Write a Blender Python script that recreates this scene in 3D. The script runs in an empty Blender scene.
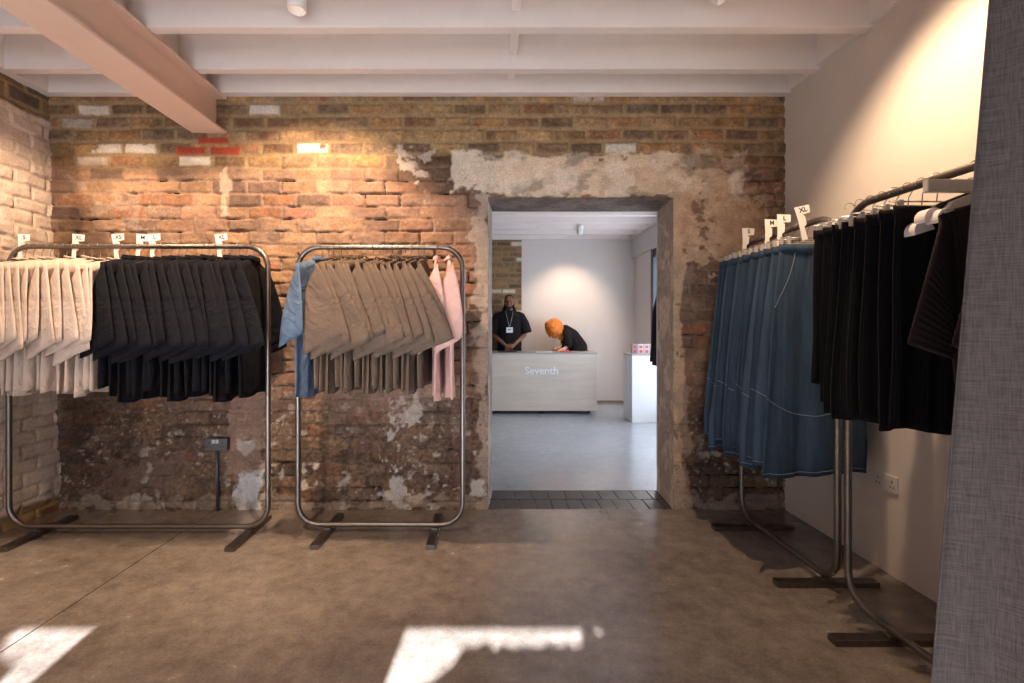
import bpy, bmesh, math, random
import numpy as np
from mathutils import Vector, Matrix
random.seed(7)
rng = np.random.default_rng(11)
scene = bpy.context.scene
COL = scene.collection
PI = math.pi

# ---------------------------------------------------------------- helpers
def lin(c):
    return tuple(((v/255)/12.92 if v/255 <= .04045 else (((v/255)+.055)/1.055)**2.4) for v in c)

def mat(name, rgb, rough=.6, metal=0., var=.0, scale=8., bump=0., bscale=60., coat=0., stretch=(1,1,1), spec=.5, rvar=0., sheen=0.):
    m = bpy.data.materials.new(name); m.use_nodes = True
    nt = m.node_tree; b = nt.nodes['Principled BSDF']
    c = lin(rgb)
    b.inputs['Base Color'].default_value = (*c, 1)
    b.inputs['Roughness'].default_value = rough
    b.inputs['Metallic'].default_value = metal
    b.inputs['Coat Weight'].default_value = coat
    b.inputs['Specular IOR Level'].default_value = spec
    b.inputs['Sheen Weight'].default_value = sheen
    tc = nt.nodes.new('ShaderNodeTexCoord'); mp = nt.nodes.new('ShaderNodeMapping')
    mp.inputs['Scale'].default_value = stretch
    nt.links.new(tc.outputs['Object'], mp.inputs['Vector'])
    if var or rvar:
        n = nt.nodes.new('ShaderNodeTexNoise'); n.inputs['Scale'].default_value = scale
        n.inputs['Detail'].default_value = 6; n.inputs['Roughness'].default_value = .65
        nt.links.new(mp.outputs['Vector'], n.inputs['Vector'])
        if var:
            r = nt.nodes.new('ShaderNodeValToRGB')
            r.color_ramp.elements[0].position = .3; r.color_ramp.elements[1].position = .7
            r.color_ramp.elements[0].color = (*[v*(1-var) for v in c], 1)
            r.color_ramp.elements[1].color = (*[min(1, v*(1+var)) for v in c], 1)
            nt.links.new(n.outputs['Fac'], r.inputs['Fac']); nt.links.new(r.outputs['Color'], b.inputs['Base Color'])
        if rvar:
            mr = nt.nodes.new('ShaderNodeMapRange')
            mr.inputs['To Min'].default_value = rough-rvar; mr.inputs['To Max'].default_value = rough+rvar
            mr.inputs['From Min'].default_value = .3; mr.inputs['From Max'].default_value = .7
            nt.links.new(n.outputs['Fac'], mr.inputs['Value']); nt.links.new(mr.outputs['Result'], b.inputs['Roughness'])
    if bump:
        n2 = nt.nodes.new('ShaderNodeTexNoise'); n2.inputs['Scale'].default_value = bscale; n2.inputs['Detail'].default_value = 4
        nt.links.new(mp.outputs['Vector'], n2.inputs['Vector'])
        bp = nt.nodes.new('ShaderNodeBump'); bp.inputs['Strength'].default_value = bump; bp.inputs['Distance'].default_value = .01
        nt.links.new(n2.outputs['Fac'], bp.inputs['Height']); nt.links.new(bp.outputs['Normal'], b.inputs['Normal'])
    return m

def emat(name, rgb, s):
    m = bpy.data.materials.new(name); m.use_nodes = True
    b = m.node_tree.nodes['Principled BSDF']
    b.inputs['Emission Color'].default_value = (*lin(rgb), 1); b.inputs['Emission Strength'].default_value = s
    return m

def tag(o, label=None, cat=None, group=None, kind=None):
    if label: o['label'] = label
    if cat: o['category'] = cat
    if group: o['group'] = group
    if kind: o['kind'] = kind
    return o

def empty(name, loc=(0,0,0), rz=0, label=None, cat=None, group=None):
    o = bpy.data.objects.new(name, None); COL.objects.link(o)
    o.location = loc; o.rotation_euler = (0,0,rz); o.empty_display_size = .1
    return tag(o, label, cat, group)

def link(name, me, m, parent=None, smooth=False):
    if m is not None and not me.materials: me.materials.append(m)
    if smooth: me.polygons.foreach_set('use_smooth', [True]*len(me.polygons))
    o = bpy.data.objects.new(name, me); COL.objects.link(o)
    if parent: o.parent = parent
    return o

class MB:
    def __init__(s): s.bm = bmesh.new()
    def box(s, x0,x1,y0,y1,z0,z1, bev=0., M=None):
        r = bmesh.ops.create_cube(s.bm, size=1)
        vs = r['verts']
        for v in vs:
            v.co = Vector((x0+(v.co.x+.5)*(x1-x0), y0+(v.co.y+.5)*(y1-y0), z0+(v.co.z+.5)*(z1-z0)))
        if bev:
            es = list({e for v in vs for e in v.link_edges})
            g = bmesh.ops.bevel(s.bm, geom=es, offset=bev, segments=2, affect='EDGES', profile=.5)
            vs = list({v for f in g['faces'] for v in f.verts} | {v for v in vs if v.is_valid})
        if M is not None:
            for v in vs: v.co = M @ v.co
        return s
    def tube(s, pts, r, seg=10, closed=False, cap=True):
        pts = [Vector(p) for p in pts]; n = len(pts)
        rr = r if isinstance(r, (list, tuple)) else [r]*n
        T = []
        for i in range(n):
            a = pts[(i-1)%n] if (closed or i>0) else pts[i]
            b = pts[(i+1)%n] if (closed or i<n-1) else pts[i]
            T.append((b-a).normalized())
        up = Vector((0,0,1)) if abs(T[0].z) < .9 else Vector((1,0,0))
        N = (up - T[0]*up.dot(T[0])).normalized()
        rings = []
        for i in range(n):
            if i: 
                N = (N - T[i]*N.dot(T[i])); N.normalize()
            B = T[i].cross(N)
            rings.append([s.bm.verts.new(pts[i] + (N*math.cos(2*PI*k/seg)+B*math.sin(2*PI*k/seg))*rr[i]) for k in range(seg)])
        m = n if closed else n-1
        for i in range(m):
            a, b = rings[i], rings[(i+1)%n]
            for k in range(seg):
                f = s.bm.faces.new((a[k], a[(k+1)%seg], b[(k+1)%seg], b[k])); f.smooth = True
        if not closed and cap:
            s.bm.faces.new(list(reversed(rings[0]))); s.bm.faces.new(rings[-1])
        return s
    def sheet(s, f, nrm, th, nu=16, nv=16):
        """closed double skin: f(u,v) centre, nrm(u,v) unit normal, th(u,v) half thickness; u,v in 0..1"""
        F, B = [], []
        for j in range(nv+1):
            a, b = [], []
            for i in range(nu+1):
                u, v = i/nu, j/nv
                c = Vector(f(u,v)); n = Vector(nrm(u,v)); t = th(u,v)
                a.append(s.bm.verts.new(c+n*t)); b.append(s.bm.verts.new(c-n*t))
            F.append(a); B.append(b)
        nf = s.bm.faces.new
        for j in range(nv):
            for i in range(nu):
                nf((F[j][i], F[j][i+1], F[j+1][i+1], F[j+1][i])).smooth = True
                nf((B[j][i], B[j+1][i], B[j+1][i+1], B[j][i+1])).smooth = True
            nf((F[j][0], F[j+1][0], B[j+1][0], B[j][0])).smooth = True
            nf((F[j][nu], B[j][nu], B[j+1][nu], F[j+1][nu])).smooth = True
        for i in range(nu):
            nf((F[0][i], B[0][i], B[0][i+1], F[0][i+1])).smooth = True
            nf((F[nv][i], F[nv][i+1], B[nv][i+1], B[nv][i]))
        return s
    def ell(s, c, r, M=None, seg=16, rings=10):
        g = bmesh.ops.create_uvsphere(s.bm, u_segments=seg, v_segments=rings, radius=1)
        for v in g['verts']:
            p = Vector((v.co.x*r[0], v.co.y*r[1], v.co.z*r[2]))
            if M is not None: p = M @ p
            v.co = p + Vector(c)
        for f in {f for v in g['verts'] for f in v.link_faces}: f.smooth = True
        return s
    def cap(s, p, q, r0, r1, seg=12):
        p, q = Vector(p), Vector(q); n = 4
        d = (q-p)
        s.tube([p+d*i/n for i in range(n+1)], [r0+(r1-r0)*i/n for i in range(n+1)], seg)
        s.ell(p, (r0,)*3, seg=12, rings=8); s.ell(q, (r1,)*3, seg=12, rings=8)
        return s
    def prism(s, pts, y0, y1, M=None):
        """polygon in x,z extruded along y"""
        a = [s.bm.verts.new((p[0], y0, p[1])) for p in pts]; b = [s.bm.verts.new((p[0], y1, p[1])) for p in pts]
        n = len(pts)
        s.bm.faces.new(a); s.bm.faces.new(list(reversed(b)))
        for i in range(n): s.bm.faces.new((a[(i+1)%n], a[i], b[i], b[(i+1)%n]))
        if M is not None:
            for v in a+b: v.co = M @ v.co
        return s
    def build(s, name, m, parent=None, kind=None):
        bmesh.ops.recalc_face_normals(s.bm, faces=s.bm.faces)
        me = bpy.data.meshes.new(name); s.bm.to_mesh(me); s.bm.free()
        o = link(name, me, m, parent)
        if kind: o['kind'] = kind
        return o

def copy_tree(o, parent=None, skip=()):
    c = o.copy(); COL.objects.link(c); c.parent = parent
    for ch in list(o.children):
        if ch.name.split('.')[0] in skip: continue
        copy_tree(ch, c)
    return c

# ---------------------------------------------------------------- numpy noise
def vnoise(x, y, seed=0):
    x = np.asarray(x, float); y = np.asarray(y, float)
    xi = np.floor(x).astype(np.int64); yi = np.floor(y).astype(np.int64)
    fx = x-xi; fy = y-yi; fx = fx*fx*(3-2*fx); fy = fy*fy*(3-2*fy)
    def h(a, b):
        k = (a*374761393 + b*668265263 + seed*974711) & 0x7fffffff
        k = ((k ^ (k >> 13)) * 1274126177) & 0x7fffffff
        k = (k ^ (k >> 16)) & 0xffff
        return k/65535.
    return (h(xi,yi)*(1-fx)+h(xi+1,yi)*fx)*(1-fy) + (h(xi,yi+1)*(1-fx)+h(xi+1,yi+1)*fx)*fy
def fbm(x, y, s=0, o=4):
    t = 0; a = .5; n = 0
    for i in range(o):
        t = t + a*vnoise(x*2**i+17.3*i, y*2**i+5.1*i, s+i); n += a; a *= .55
    return t/n
def sstep(a, b, x):
    t = np.clip((x-a)/(b-a), 0, 1); return t*t*(3-2*t)
L = lambda *c: np.array(lin(c))

def brick(X, H, seed, ch=.0885, bl=.236, mort=.011, rough=1., raw=False):
    wx = X + .010*rough*(fbm(X*7, H*7, seed+50)-.5); wh = H + .012*rough*(fbm(X*5, H*9, seed+60)-.5)
    wh = wh-.054; row = np.floor(wh/ch).astype(int)
    off = (row % 2)*.5 + .22*vnoise(row*1.7, row*0+3.3, seed+3)
    c = wx/bl + off
    col = np.floor(c).astype(int)
    lx = (c-col)*bl; lh = wh-row*ch
    e = np.minimum(np.minimum(lx, bl-lx), np.minimum(lh, ch-lh))
    e = e + .006*rough*(fbm(X*26, H*26, seed+70)-.5)
    m = sstep(mort*.35, mort*1.1, e)          # 1 = brick face
    rid = vnoise(row*7.13+.5, col*3.77+.5, seed+9)
    rid = (np.sin(row*127.1+col*311.7+seed*13.7)*43758.5453) % 1
    rid2 = (np.sin(row*269.5+col*183.3+seed*7.1)*24634.6345) % 1
    return (m, rid, rid2, row, col, e) if raw else (m, rid, rid2, row, col)

def pal(t, cols):
    cols = np.array(cols); n = len(cols)
    i = np.clip((t*n).astype(int), 0, n-1)
    return cols[i]

def vc_material(name, rough=.9, bump=.5, bscale=90):
    m = bpy.data.materials.new(name); m.use_nodes = True
    nt = m.node_tree; b = nt.nodes['Principled BSDF']; b.inputs['Roughness'].default_value = rough
    b.inputs['Specular IOR Level'].default_value = .25
    a = nt.nodes.new('ShaderNodeVertexColor'); a.layer_name = 'Col'
    tc = nt.nodes.new('ShaderNodeTexCoord')
    n = nt.nodes.new('ShaderNodeTexNoise'); n.inputs['Scale'].default_value = bscale; n.inputs['Detail'].default_value = 5
    nt.links.new(tc.outputs['Object'], n.inputs['Vector'])
    mr = nt.nodes.new('ShaderNodeMapRange'); mr.inputs['To Min'].default_value = .78; mr.inputs['To Max'].default_value = 1.24
    mr.inputs['From Min'].default_value = .25; mr.inputs['From Max'].default_value = .75
    nt.links.new(n.outputs['Fac'], mr.inputs['Value'])
    mx = nt.nodes.new('ShaderNodeVectorMath'); mx.operation = 'SCALE'
    nt.links.new(a.outputs['Color'], mx.inputs[0]); nt.links.new(mr.outputs['Result'], mx.inputs['Scale'])
    nt.links.new(mx.outputs[0], b.inputs['Base Color'])
    bp = nt.nodes.new('ShaderNodeBump'); bp.inputs['Strength'].default_value = bump; bp.inputs['Distance'].default_value = .008
    nt.links.new(n.outputs['Fac'], bp.inputs['Height']); nt.links.new(bp.outputs['Normal'], b.inputs['Normal'])
    return m

def grid_mesh(name, P, C, keep=None):
    """P: (ny,nx,3) positions, C: (ny,nx,3) colour, keep: (ny-1,nx-1) bool"""
    ny, nx = P.shape[:2]
    idx = np.arange(ny*nx).reshape(ny, nx)
    q = np.stack([idx[:-1,:-1], idx[:-1,1:], idx[1:,1:], idx[1:,:-1]], -1)
    if keep is not None: q = q[keep]
    q = q.reshape(-1, 4)
    me = bpy.data.meshes.new(name)
    me.vertices.add(ny*nx); me.vertices.foreach_set('co', P.reshape(-1).astype(np.float32))
    me.loops.add(q.size); me.loops.foreach_set('vertex_index', q.reshape(-1).astype(np.int32))
    me.polygons.add(len(q)); me.polygons.foreach_set('loop_start', np.arange(0, q.size, 4, dtype=np.int32))
    me.polygons.foreach_set('loop_total', np.full(len(q), 4, dtype=np.int32))
    me.update(); me.validate()
    ca = me.color_attributes.new('Col', 'FLOAT_COLOR', 'POINT')
    rgba = np.ones((ny*nx, 4), np.float32); rgba[:, :3] = C.reshape(-1, 3)
    ca.data.foreach_set('color', rgba.reshape(-1))
    me.polygons.foreach_set('use_smooth', [True]*len(q))
    return me

# ---------------------------------------------------------------- room numbers
EYE = 1.25; F = 500.; VX, VY = 490., 328.
WY = 3.44; WB = 3.85                 # back wall front / rear face
XL, XR = -2.96, 2.03
XC = 2.84                            # joist underside
XT = 3.06                            # ceiling boards
DX0, DX1, DH = -.014, 1.259, 2.147
RY = -3.0                            # rear wall (behind the camera)
BY = 8.39                            # far wall of the second room
def px(x): return (x-VX)/(F/WY)      # photo column -> x on the back wall
def ph(y): return EYE+(VY-y)/(F/WY)

M_brick = vc_material('brickwork')
M_jamb = vc_material('old_plaster_reveal', bscale=40, bump=.3)

# palettes
UP = [L(141,112,80), L(160,124,80), L(112,84,66), L(150,110,72), L(128,104,84), L(96,80,70), L(166,136,96), L(134,92,68), L(150,122,92), L(108,94,82)]
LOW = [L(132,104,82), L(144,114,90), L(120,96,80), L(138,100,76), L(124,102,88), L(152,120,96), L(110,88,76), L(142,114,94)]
def back_wall_colour(X, H, seed=3):
    up = sstep(2.30, 2.42, H + .06*(fbm(X*2.2, H*2.2, 31)-.5))       # yellow stock brick courses above
    upr = sstep(1.5, 1.56, X)*sstep(2.1, 2.3, H)
    m, r1, r2, row, col, ee = brick(X, H, seed, mort=.012, rough=1.5, raw=True)
    mu, u1, u2, urow, ucol = brick(X, H, seed, mort=.019, rough=.9)
    n1 = fbm(X*3, H*3, 1)[...,None]; n2 = fbm(X*14, H*14, 2)[...,None]; n3 = fbm(X*45, H*45, 4, 3)[...,None]
    fine = fbm(X*60, H*60, 14, 3)[...,None]
    cu = (pal(u1, UP)*.62+L(136,108,78)*.38)*(.85+.35*u2[...,None])*(.45+1.1*n2)*(.55+.9*fine)
    wh = (u2 > .99)[...,None]*sstep(.3,.45,n2)
    cu = cu*(1-wh)+L(205,196,182)*wh
    sp0 = None; cmu = L(150,126,96)*(.6+.5*n2+.3*fine)
    cu = cmu*(1-mu[...,None]) + cu*mu[...,None]
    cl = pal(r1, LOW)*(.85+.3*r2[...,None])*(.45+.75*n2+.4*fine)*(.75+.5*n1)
    orange = (r2 > .965)[...,None]*.45*sstep(.4,.55,n2)
    cl = cl*(1-orange)+L(168,86,58)*orange
    cml = L(142,116,98)*(.5+.6*n2+.4*fine)
    cl = cml*(1-m[...,None]) + cl*m[...,None]
    # bare flush areas where the mortar smears across
    sm = sstep(.42,.62,fbm(X*2.5, H*4, 77))[...,None]*.65
    cl = cl*(1-sm)+(L(132,102,88)*(.75+.5*n2))*sm
    # lower third browner; shade below the clothes is also darkened into its colour
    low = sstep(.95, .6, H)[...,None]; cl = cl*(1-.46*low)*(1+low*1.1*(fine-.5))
    # efflorescence specks
    sp = (np.clip(sstep(.62,.72,fbm(X*11, H*13, 88))*sstep(.5,.62,fbm(X*2.2, H*2.2, 89)) + .9*sstep(.66,.74,fbm(X*38, H*42, 90))*sstep(.45,.6,fbm(X*3, H*3, 92)), 0, 1))[...,None]*(.25+.5*sstep(.9,.3,H)[...,None])
    cl = cl*(1-sp)+L(196,182,170)*sp
    C = cl*(1-up[...,None])+cu*up[...,None]
    crk = sstep(.007,.001,ee)*sstep(.50,.62,fbm(X*5,H*6,79))*(1-up)
    D = -(.009*(1-m)*(1-up)*(.2+1.3*sstep(.40,.65,fbm(X*4,H*5,78)))+.010*(1-mu)*up) - .022*crk + .012*(r1-.5) + .020*(fbm(X*6,H*7,5)-.5) + .016*(fbm(X*18,H*24,6)-.5) + .007*(fbm(X*50,H*60,7,2)-.5)
    C = C*(1-.45*crk[...,None])
    def patch(x0,x1,y0,y1, colr, amt=1., edge=.035, fr=9, seed=0, flat=.9):
        nonlocal C, D
        a, b, c, d = px(x0), px(x1), ph(y1), ph(y0)
        w = edge*2.2*(fbm(X*fr, H*fr, 200+seed)-.5)*2
        e = np.minimum(np.minimum(X-a, b-X), np.minimum(H-c, d-H)) + w
        k = (sstep(-.008, .012, e)*amt)[...,None]
        k = k*sstep(.2,.32,fbm(X*17,H*17,300+seed))[...,None]**.5
        C = C*(1-k) + (np.array(colr)*(.78+.44*n2))*k
        D = D*(1-k[...,0]*flat) + .004*k[...,0]
    def white_brick(x, y, colr, k_=.95):
        nonlocal C
        i = int(np.argmin(abs(H[:,0]-ph(y)))); j = int(np.argmin(abs(X[0]-px(x))))
        k = ((urow == urow[i,j]) & (ucol == ucol[i,j]))*mu*k_*sstep(.22,.34,fbm(X*17,H*17,333)); k = k[...,None]
        C = C*(1-k)+L(*colr)*(.75+.5*n2)*k
    for q in ((108,110),(118,148),(155,148),(250,109),(206,161),(626,145)): white_brick(*q, (208,198,186))
    for q in ((62,123),(75,161),(590,98)): white_brick(*q, (190,182,172), .6)
    # dark soot in the left corner and left of the doorway, softer dark patches elsewhere
    def dark_patch(x0,y0,rx,ry,f, seed=0):
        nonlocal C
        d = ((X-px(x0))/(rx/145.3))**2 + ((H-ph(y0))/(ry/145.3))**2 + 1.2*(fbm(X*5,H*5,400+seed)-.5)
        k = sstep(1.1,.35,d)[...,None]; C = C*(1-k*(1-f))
    dark_patch(66,200,20,70,.55,1); dark_patch(440,175,60,26,.6,2); dark_patch(150,168,90,9,.7,3); dark_patch(85,330,30,140,.6,4)
    dark_patch(100,440,60,70,.75,5); dark_patch(480,330,12,110,.75,6); dark_patch(700,360,36,150,.7,7); dark_patch(760,200,30,60,.8,8)
    patch(452,500,152,192, L(206,190,172), .95, seed=1); patch(495,560,156,196, L(210,192,170), .95, seed=2)
    patch(505,700,153,196, L(212,190,166), .95, .02, seed=3); patch(600,745,166,196, L(196,170,144), .85, .05, seed=4)
    patch(700,748,150,176, L(190,166,142), .7, .05, seed=5); patch(672,692,196,250, L(184,150,124), .75, .07, seed=6)
    patch(690,776,190,262, L(196,168,140), .6, .11, 15, seed=7); patch(724,786,160,236, L(160,118,92), .35, .1, 12, seed=8)
    zone = sstep(.0,.1,X-px(672))*sstep(1.9,2.05,H)*sstep(2.42,2.3,H); rg = np.abs(fbm(X*9+H*5, H*9-X*4, 611)-.5)
    k = (zone*sstep(.035,.0,rg)*.5)[...,None]; C = C*(1-k)+L(212,186,156)*k
    lz = (sstep(px(448),px(460),X)*sstep(px(790),px(740),X)*sstep(ph(200),ph(194),H)*sstep(ph(150),ph(156),H))[...,None]
    C = C*(1-lz*.45*sstep(.5,.66,fbm(X*5,H*9,612))[...,None]); k = lz*.5*sstep(.55,.68,fbm(X*7,H*8,613))[...,None]; C = C*(1-k)+L(226,214,200)*k
    patch(476,489,192,330, L(176,160,146), .75, .05, seed=9); patch(479,489,330,510, L(160,138,122), .7, .03, seed=10)
    patch(672,683,196,512, L(186,158,132), .85, .025, seed=11); patch(676,690,380,512, L(150,126,110), .6, .06, seed=12)
    patch(237,262,472,512, L(206,204,206), .95, .035, seed=13); patch(241,251,442,458, L(196,192,190), .9, .03, seed=14)
    patch(228,263,392,475, L(150,118,104), .55, .02, seed=15); patch(386,410,480,500, L(200,190,182), .8, .06, 14, seed=16)
    patch(398,420,402,430, L(196,184,176), .6, .08, 16, seed=17); patch(100,180,450,496, L(150,128,116), .25, .14, 16, seed=18, flat=.3)
    patch(470,487,478,496, L(212,204,196), .85, .04, seed=19); 
    patch(52,790,500,512, L(164,148,134), .5, .05, 12, seed=22)
    
    
    patch(222,228,165,215, L(186,164,146), .7, .03, seed=27); patch(396,424,152,172, L(190,176,166), .7, .07, 16, seed=28)
    patch(330,420,352,420, L(134,106,94), .35, .1, seed=29)
    # three new red bricks as padstone under the steel beam
    for (a,b,c,d) in ((198,229,137,144),(176,206,147,155),(210,241,147,155)):
        patch(a,b,c,d, L(156,68,48), 1., .002, seed=30, flat=.9)
    # extra-rough cut edge right of the doorway
    k = sstep(.10,.0,np.abs(X-px(682)))*sstep(1.9,1.5,H)
    D = D + k*.02*(fbm(X*16,H*10,91)-.6)
    return C, D

# back wall, one mesh with the doorway left open
xs = np.arange(XL-.12, XR+.009, .0075); hs = np.arange(0, XT+.01, .0075)
ix0 = np.argmin(abs(xs-DX0)); xs[ix0] = DX0; ix1 = np.argmin(abs(xs-DX1)); xs[ix1] = DX1
ih = np.argmin(abs(hs-DH)); hs[ih] = DH
X, H = np.meshgrid(xs, hs)
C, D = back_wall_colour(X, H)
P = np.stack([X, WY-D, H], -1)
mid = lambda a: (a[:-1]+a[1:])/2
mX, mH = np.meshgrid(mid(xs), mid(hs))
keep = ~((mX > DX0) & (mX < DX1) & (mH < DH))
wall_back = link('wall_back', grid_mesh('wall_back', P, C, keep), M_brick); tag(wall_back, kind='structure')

# reveals of the doorway: plastered jambs and soffit
def reveal(P0, du, dv, nu, nv, seed, base):
    u, v = np.meshgrid(np.linspace(0,1,nu), np.linspace(0,1,nv))
    P0, du, dv = map(np.array, (P0, du, dv))
    Q = P0 + u[...,None]*du + v[...,None]*dv
    lu, lv = np.linalg.norm(du)*u, np.linalg.norm(dv)*v
    n = fbm(lu*7, lv*7, seed)[...,None]; n2 = fbm(lu*30, lv*30, seed+1)[...,None]
    w = sstep(.52,.62,n)
    C = base*(1-w)*(.7+.6*n2) + base*1.45*(.8+.4*n2)*w
    N = np.cross(du, dv); N = N/np.linalg.norm(N)
    edge = np.minimum(1, np.minimum(u, 1-u)*8)[...,None]
    Q = Q + N*(.014*(n-.5)+.004*(n2-.5))*edge
    return Q, C
SK = .03
for k, (a) in enumerate((
    ((DX0,WY,0), (SK,WB-WY,0), (0,0,DH+.02), 40, 200, 501, L(150,140,132)),
    ((DX1,WY,0), (SK,WB-WY,0), (0,0,DH+.02), 40, 200, 511, L(168,150,134)),
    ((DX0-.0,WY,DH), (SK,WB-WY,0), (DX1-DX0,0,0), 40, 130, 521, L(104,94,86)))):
    Q, CC = reveal(*a)
    o = link('door_reveal', grid_mesh('door_reveal', Q, CC), M_jamb, wall_back)
MB().box(-3.4, DX0-.03, WY+.03, WB, -.1, XT).build('wall_core', M_jamb, wall_back); MB().box(DX1+SK+.03, 2.6, WY+.03, WB, -.1, XT).build('wall_core', M_jamb, wall_back); MB().box(DX0-.03, DX1+SK+.03, WY+.03, WB, DH+.03, XT).build('wall_core', M_jamb, wall_back)
# rear face of that wall, seen from the second room
m_plaster = mat('warm_white_plaster', (214,204,196), .75, var=.04, scale=3, bump=.05, bscale=14)
m_plaster2 = mat('second_room_plaster', (214,206,202), .8, var=.03, scale=2.5, bump=.03, bscale=14)
b = MB()
b.box(-3.2, DX0+SK, WB, WB+.02, 0, XT); b.box(DX1+SK, 2.5, WB, WB+.02, 0, XT); b.box(DX0+SK, DX1+SK, WB, WB+.02, DH, XT)
b.build('rear_plaster_face', m_plaster2, wall_back)

# left wall: thick old white paint over brick, bare at the head and foot
ys = np.concatenate([np.arange(RY, 2.6, .03), np.arange(2.6, WY+.02, .0075)]); hs2 = np.arange(0, XT+.01, .009)
Y, H = np.meshgrid(ys, hs2)
m, r1, r2, _, _ = brick(Y+.11, H, 21, mort=.014, rough=2.)
n2 = fbm(Y*14, H*14, 22)[...,None]
bare = np.clip(sstep(2.66,2.69,H+.05*(fbm(Y*8,H*8,25)-.5)) + sstep(.12,.08,H+.09*(fbm(Y*8,H*8,26)-.5)), 0, 1)[...,None]
hole = sstep(.70,.74,fbm(Y*7,H*7,27))[...,None]*.8
bare = np.clip(bare+hole*sstep(2.2,2.6,H)[...,None], 0, 1)
cb = pal(r1, UP)*(.6+.8*n2); cb = L(156,132,96)*(1-m[...,None])+cb*m[...,None]
cw = L(208,190,176)*(.85+.3*n2)
crack = (1-m)*sstep(.5,.62,fbm(Y*5,H*5,28))
cw = cw*(1-.25*crack[...,None])
C = cb*bare+cw*(1-bare)
D = -.010*(1-m)*(.35+.65*sstep(.4,.6,fbm(Y*4,H*4,28))) + .008*(r1-.5) + .022*(fbm(Y*7,H*7,23)-.5) + .006*(fbm(Y*20,H*20,24)-.5) - .018*bare[...,0]
P = np.stack([XL-.025*H+.0+D, Y, H], -1)
wl = link('wall_left', grid_mesh('wall_left', P[:, ::-1], C[:, ::-1]), vc_material('painted_brickwork', .7, .3)); tag(wl, kind='structure')

# right wall, rear wall with the shop window, floors, second room shell
def structure(name, bm, m): return tag(bm.build(name, m), kind='structure')
structure('wall_right', MB().box(XR, XR+.2, RY, WY+.02, 0, XT), m_plaster)
# rear wall: window opening X -2.3..1.5, Z .35..2.5
W0, W1, WZ0, WZ1 = -2.4, .7, .3, 2.325
rw = MB(); rw.box(-3.4, W0, RY-.25, RY, 0, XT); rw.box(W1, XR+.2, RY-.25, RY, 0, XT); rw.box(W0, W1, RY-.25, RY, 0, WZ0); rw.box(W0, W1, RY-.25, RY, WZ1, XT)
structure('wall_rear', rw, m_plaster)
m_frame = mat('dark_window_frame', (40,52,62), .4)
wf = MB()
rr0 = random.Random(3)
def sun_blocker(x0, x1, top, slit=False):  # jagged blocker added across the window to shape the sun patches
    pts = []; x = x0
    while x < x1: pts.append((x, top+rr0.uniform(-.012,.018))); x += rr0.uniform(.012,.05)
    wf.prism([(x0,2.10)]+pts+[(x1,top),(x1,2.10)], RY-.15, RY-.10)
sun_blocker(W0, -2.30, 2.33); sun_blocker(-1.80, -1.02, 2.33); sun_blocker(.15, W1, 2.33)
sun_blocker(-1.02, -.66, 2.27)
wf.prism([(-.56,2.10),(-.44,2.165),(-.40,2.215),(-.34,2.215),(-.34,2.10)], RY-.15, RY-.10); sun_blocker(-.34, .06, 2.215); sun_blocker(.06,.15,2.25)
wf.prism([(-2.30,2.10),(-2.30,2.27),(-2.18,2.195),(-2.05,2.165),(-2.0,2.10)], RY-.15, RY-.10); wf.prism([(-1.98,2.33),(-1.80,2.33),(-1.80,2.10),(-1.90,2.10)], RY-.15, RY-.10)  # slanted blockers, also added, cut the sun into streaks
for x in (W0+.03, -1.25, -.75, W1-.03): wf.box(x-.03, x+.03, RY-.16, RY-.08, WZ0, WZ1)
wf.box(W0, W1, RY-.16, RY-.08, WZ0, WZ0+.06)
structure('window_1', wf, m_frame)  # frame bars together with the added sun blockers

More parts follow.
